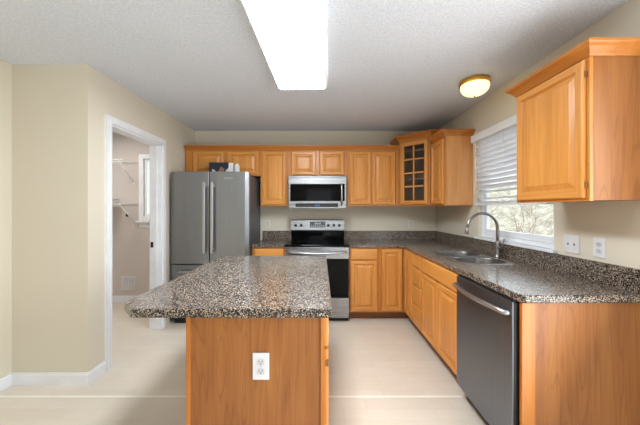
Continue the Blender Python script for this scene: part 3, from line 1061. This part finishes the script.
for k in range(4):
    m = MB(); m.box(1.577, 1.623, by0_ + .002, by1_ - .002, zb + .022 + k * .0048, zb + .0255 + k * .0048, .001); m.build('slat', 'slat', t)
m = MB(); m.box(1.576, 1.624, by0_, by1_, zb, zb + .02, .003); m.build('bottom_rail', 'slat', t)
for y in (WY0 + .15, (WY0 + WY1) / 2, WY1 - .10):
    m = MB(); m.tube([(1.575, y, 2.035), (1.575, y, zb + .01)], .0012, 6); m.tube([(1.6255, y, 2.035), (1.6255, y, zb + .01)], .0012, 6); m.build('ladder_cord', 'wire', t)
m = MB(); m.tube([(1.570, WY1 - .04, 2.03), (1.570, WY1 - .04, 1.44)], .004, 8); m.build('tilt_wand', 'wire', t)

# ------------------------------------------------------------------ wall plates (front faces -Y in the local frame)
def plate(name, label, cat, loc, rot, gangs=1, kind='outlet', col='plate'):
    t = thing(name, label, cat, loc, rot)
    wpl = .072 if gangs == 1 else .116
    m = MB(); m.box(-wpl / 2, wpl / 2, -.006, 0, -.0585, .0585, .0025); m.build('plate', col, t)
    for g in range(gangs):
        x = (g - (gangs - 1) / 2) * .046
        if kind == 'outlet':
            for s_ in (-1, 1):
                z = s_ * .0195
                m = MB(); m.rings([[(x + px, -.0055, z + pz) for px, pz in rrect(-.017, .017, -.014, .014, .009)], [(x + px, -.0082, z + pz) for px, pz in rrect(-.017, .017, -.014, .014, .009)]], True, True)
                r_ = m.build('receptacle', 'recept', t)
                m = MB(); m.box(x - .0078, x - .0055, -.0086, -.008, z - .001, z + .008); m.box(x + .0055, x + .0078, -.0086, -.008, z - .001, z + .008)
                m.lathe([(.0026, -.0086), (.0026, -.008)], 10, (x, 0, z - .007), axis='y'); m.build('slots', 'slot', r_)
            m = MB(); m.lathe([(.003, -.006), (.002, -.0075)], 10, (x, 0, 0), axis='y'); m.build('screw', 'handle', t)
        else:
            m = MB(); m.box(x - .0045, x + .0045, -.0068, -.0058, -.009, .007); h_ = m.build('switch_slot', 'slot', t)
            m = MB(); m.box(x - .004, x + .004, -.018, -.006, .001, .010, .001); m.build('toggle', 'plate', t)
            for z in (-.03, .03):
                m = MB(); m.lathe([(.003, -.006), (.002, -.0075)], 10, (x, 0, z), axis='y'); m.build('screw', 'handle', t)
    return t
plate('light_switch', 'white double toggle switch plate on the right wall beside the window', 'switch', (XR - .0005, 1.838, 1.112), -90, 2, 'switch')
plate('wall_outlet', 'white outlet on the right wall under the large near cabinet', 'outlet', (XR - .0005, 1.654, 1.112), -90)
plate('wall_outlet', 'white outlet on the orange end panel of the island', 'outlet', (-.262, by0 + .0055, .653), 0)
plate('wall_outlet', 'small pale outlet on the back wall below the glass corner cabinet', 'outlet', (1.265, YB - .0005, 1.125), 0, col='almond')
plate('wall_outlet', 'small pale outlet on the back wall between refrigerator and range', 'outlet', (-.755, YB - .0005, 1.125), 0, col='almond')

# ------------------------------------------------------------------ pantry contents
def wire_shelf(label, z, x0, x1, brx):
    t = thing('wire_shelf', label, 'shelf', (0, YP, z), 0, 'pantry wire shelves')
    dp = .34
    m = MB()
    for y in (-.012, -.17, -dp): m.tube([(x0, y, 0), (x1, y, 0)], .0035, 8)
    m.tube([(x0, -dp - .004, -.03), (x1, -dp - .004, -.03)], .0035, 8)
    m.build('rails', 'wire', t)
    m = MB()
    k = 0
    x = x0 + .004
    while x < x1:
        m.tube([(x, -.008, .005), (x, -dp, .005), (x, -dp - .004, -.03)], .0018, 5)
        x += .025
    m.build('cross_wires', 'wire', t)
    for bx in brx:
        m = MB(); m.tube([(bx, -dp + .01, -.006), (bx, -.006, -.27)], .007, 8); m.box(bx - .01, bx + .01, -.008, 0, -.31, -.25, .002); m.build('bracket', 'wire', t)
wire_shelf('white wire shelf high on the pantry wall, the upper one', 1.995, XP + .01, -2.62, (-2.69, -3.3))
wire_shelf('white wire shelf on the pantry wall, the lower one with folded cloth', 1.405, XP + .01, -2.62, (-2.67, -3.3))
m = MB()
for k in range(3):
    m.box(-.17, .17, -.11, .11, .028 * k + .0005, .028 * k + .027, .010, 0, 3)
o = m.build('folded_cloth', 'cloth', loc=(-3.02, YP - .18, 1.4122)); tag(o, 'pale folded cloth lying on the lower pantry shelf', 'cloth')
t = thing('utility_box', 'small wall box with dark round port below the lower pantry shelf', 'wall box', (-2.775, YP - .0005, 1.245))
m = MB(); m.box(-.055, .055, -.006, 0, -.055, .055, .002); m.build('plate', 'pantry', t)
m = MB(); m.lathe([(.024, -.010), (.024, -.006)], 20, (-.01, 0, .005), axis='y'); m.build('port', 'slot', t)
t = thing('wall_register', 'white wall register low on the pantry wall above the baseboard', 'vent', (-2.77, YP - .0005, .27))
m = MB(); ring_xz(m, -.095, .095, -.095, .095, -.012, 0, .02, .003); m.box(-.076, .076, -.003, -.0005, -.076, .076); m.box(-.003, .003, -.011, -.003, -.076, .076); m.build('frame', 'plate', t)
for k in range(9):
    z = -.066 + k * .0165
    m = MB(); m.box(-.075, .075, -.010, -.0035, z - .005, z + .003, .001); m.build('louver', 'plate', t)

# ------------------------------------------------------------------ ceiling lights
t = thing('fluorescent_light', 'long lit fluorescent ceiling fixture with white wrap lens above the island', 'light', (-.175, 1.80, ZC), -1.8)
hl, hwid = .62, .212
m = MB(); m.box(-hwid + .03, hwid - .03, -hl + .02, hl - .02, -.03, -.0005, .004); m.build('housing', 'white', t)
m = MB()
rs = []
for z, ins in ((-.0004, .0), (-.06, .0), (-.080, .006), (-.089, .018), (-.092, .035)):
    rs.append([(x, y, z) for x, y in rrect(-hwid + ins, hwid - ins, -hl + ins, hl - ins, .035)])
m.rings(rs[:4], False, False, 0, False); m.rings(rs[3:], False, True, 1, False)
m.build('lens', ['lens_side', 'lens'], t)
t = thing('dome_light', 'small lit flush dome light with brass rim on the ceiling', 'light', (1.318, 2.435, ZC))
m = MB(); m.lathe([(.108, -.0005), (.118, -.006), (.119, -.020), (.123, -.026), (.121, -.036), (.108, -.042)], 40); m.build('rim', 'brass', t)
m = MB(); m.lathe([(.110, -.040), (.112, -.056), (.107, -.080), (.092, -.102), (.066, -.119), (.036, -.128), (.006, -.131)], 40); m.build('glass_bowl', 'bowl', t)
m = MB(); m.lathe([(.008, -.127), (.009, -.134), (.006, -.141), (.002, -.145)], 16); m.build('finial', 'brass', t)
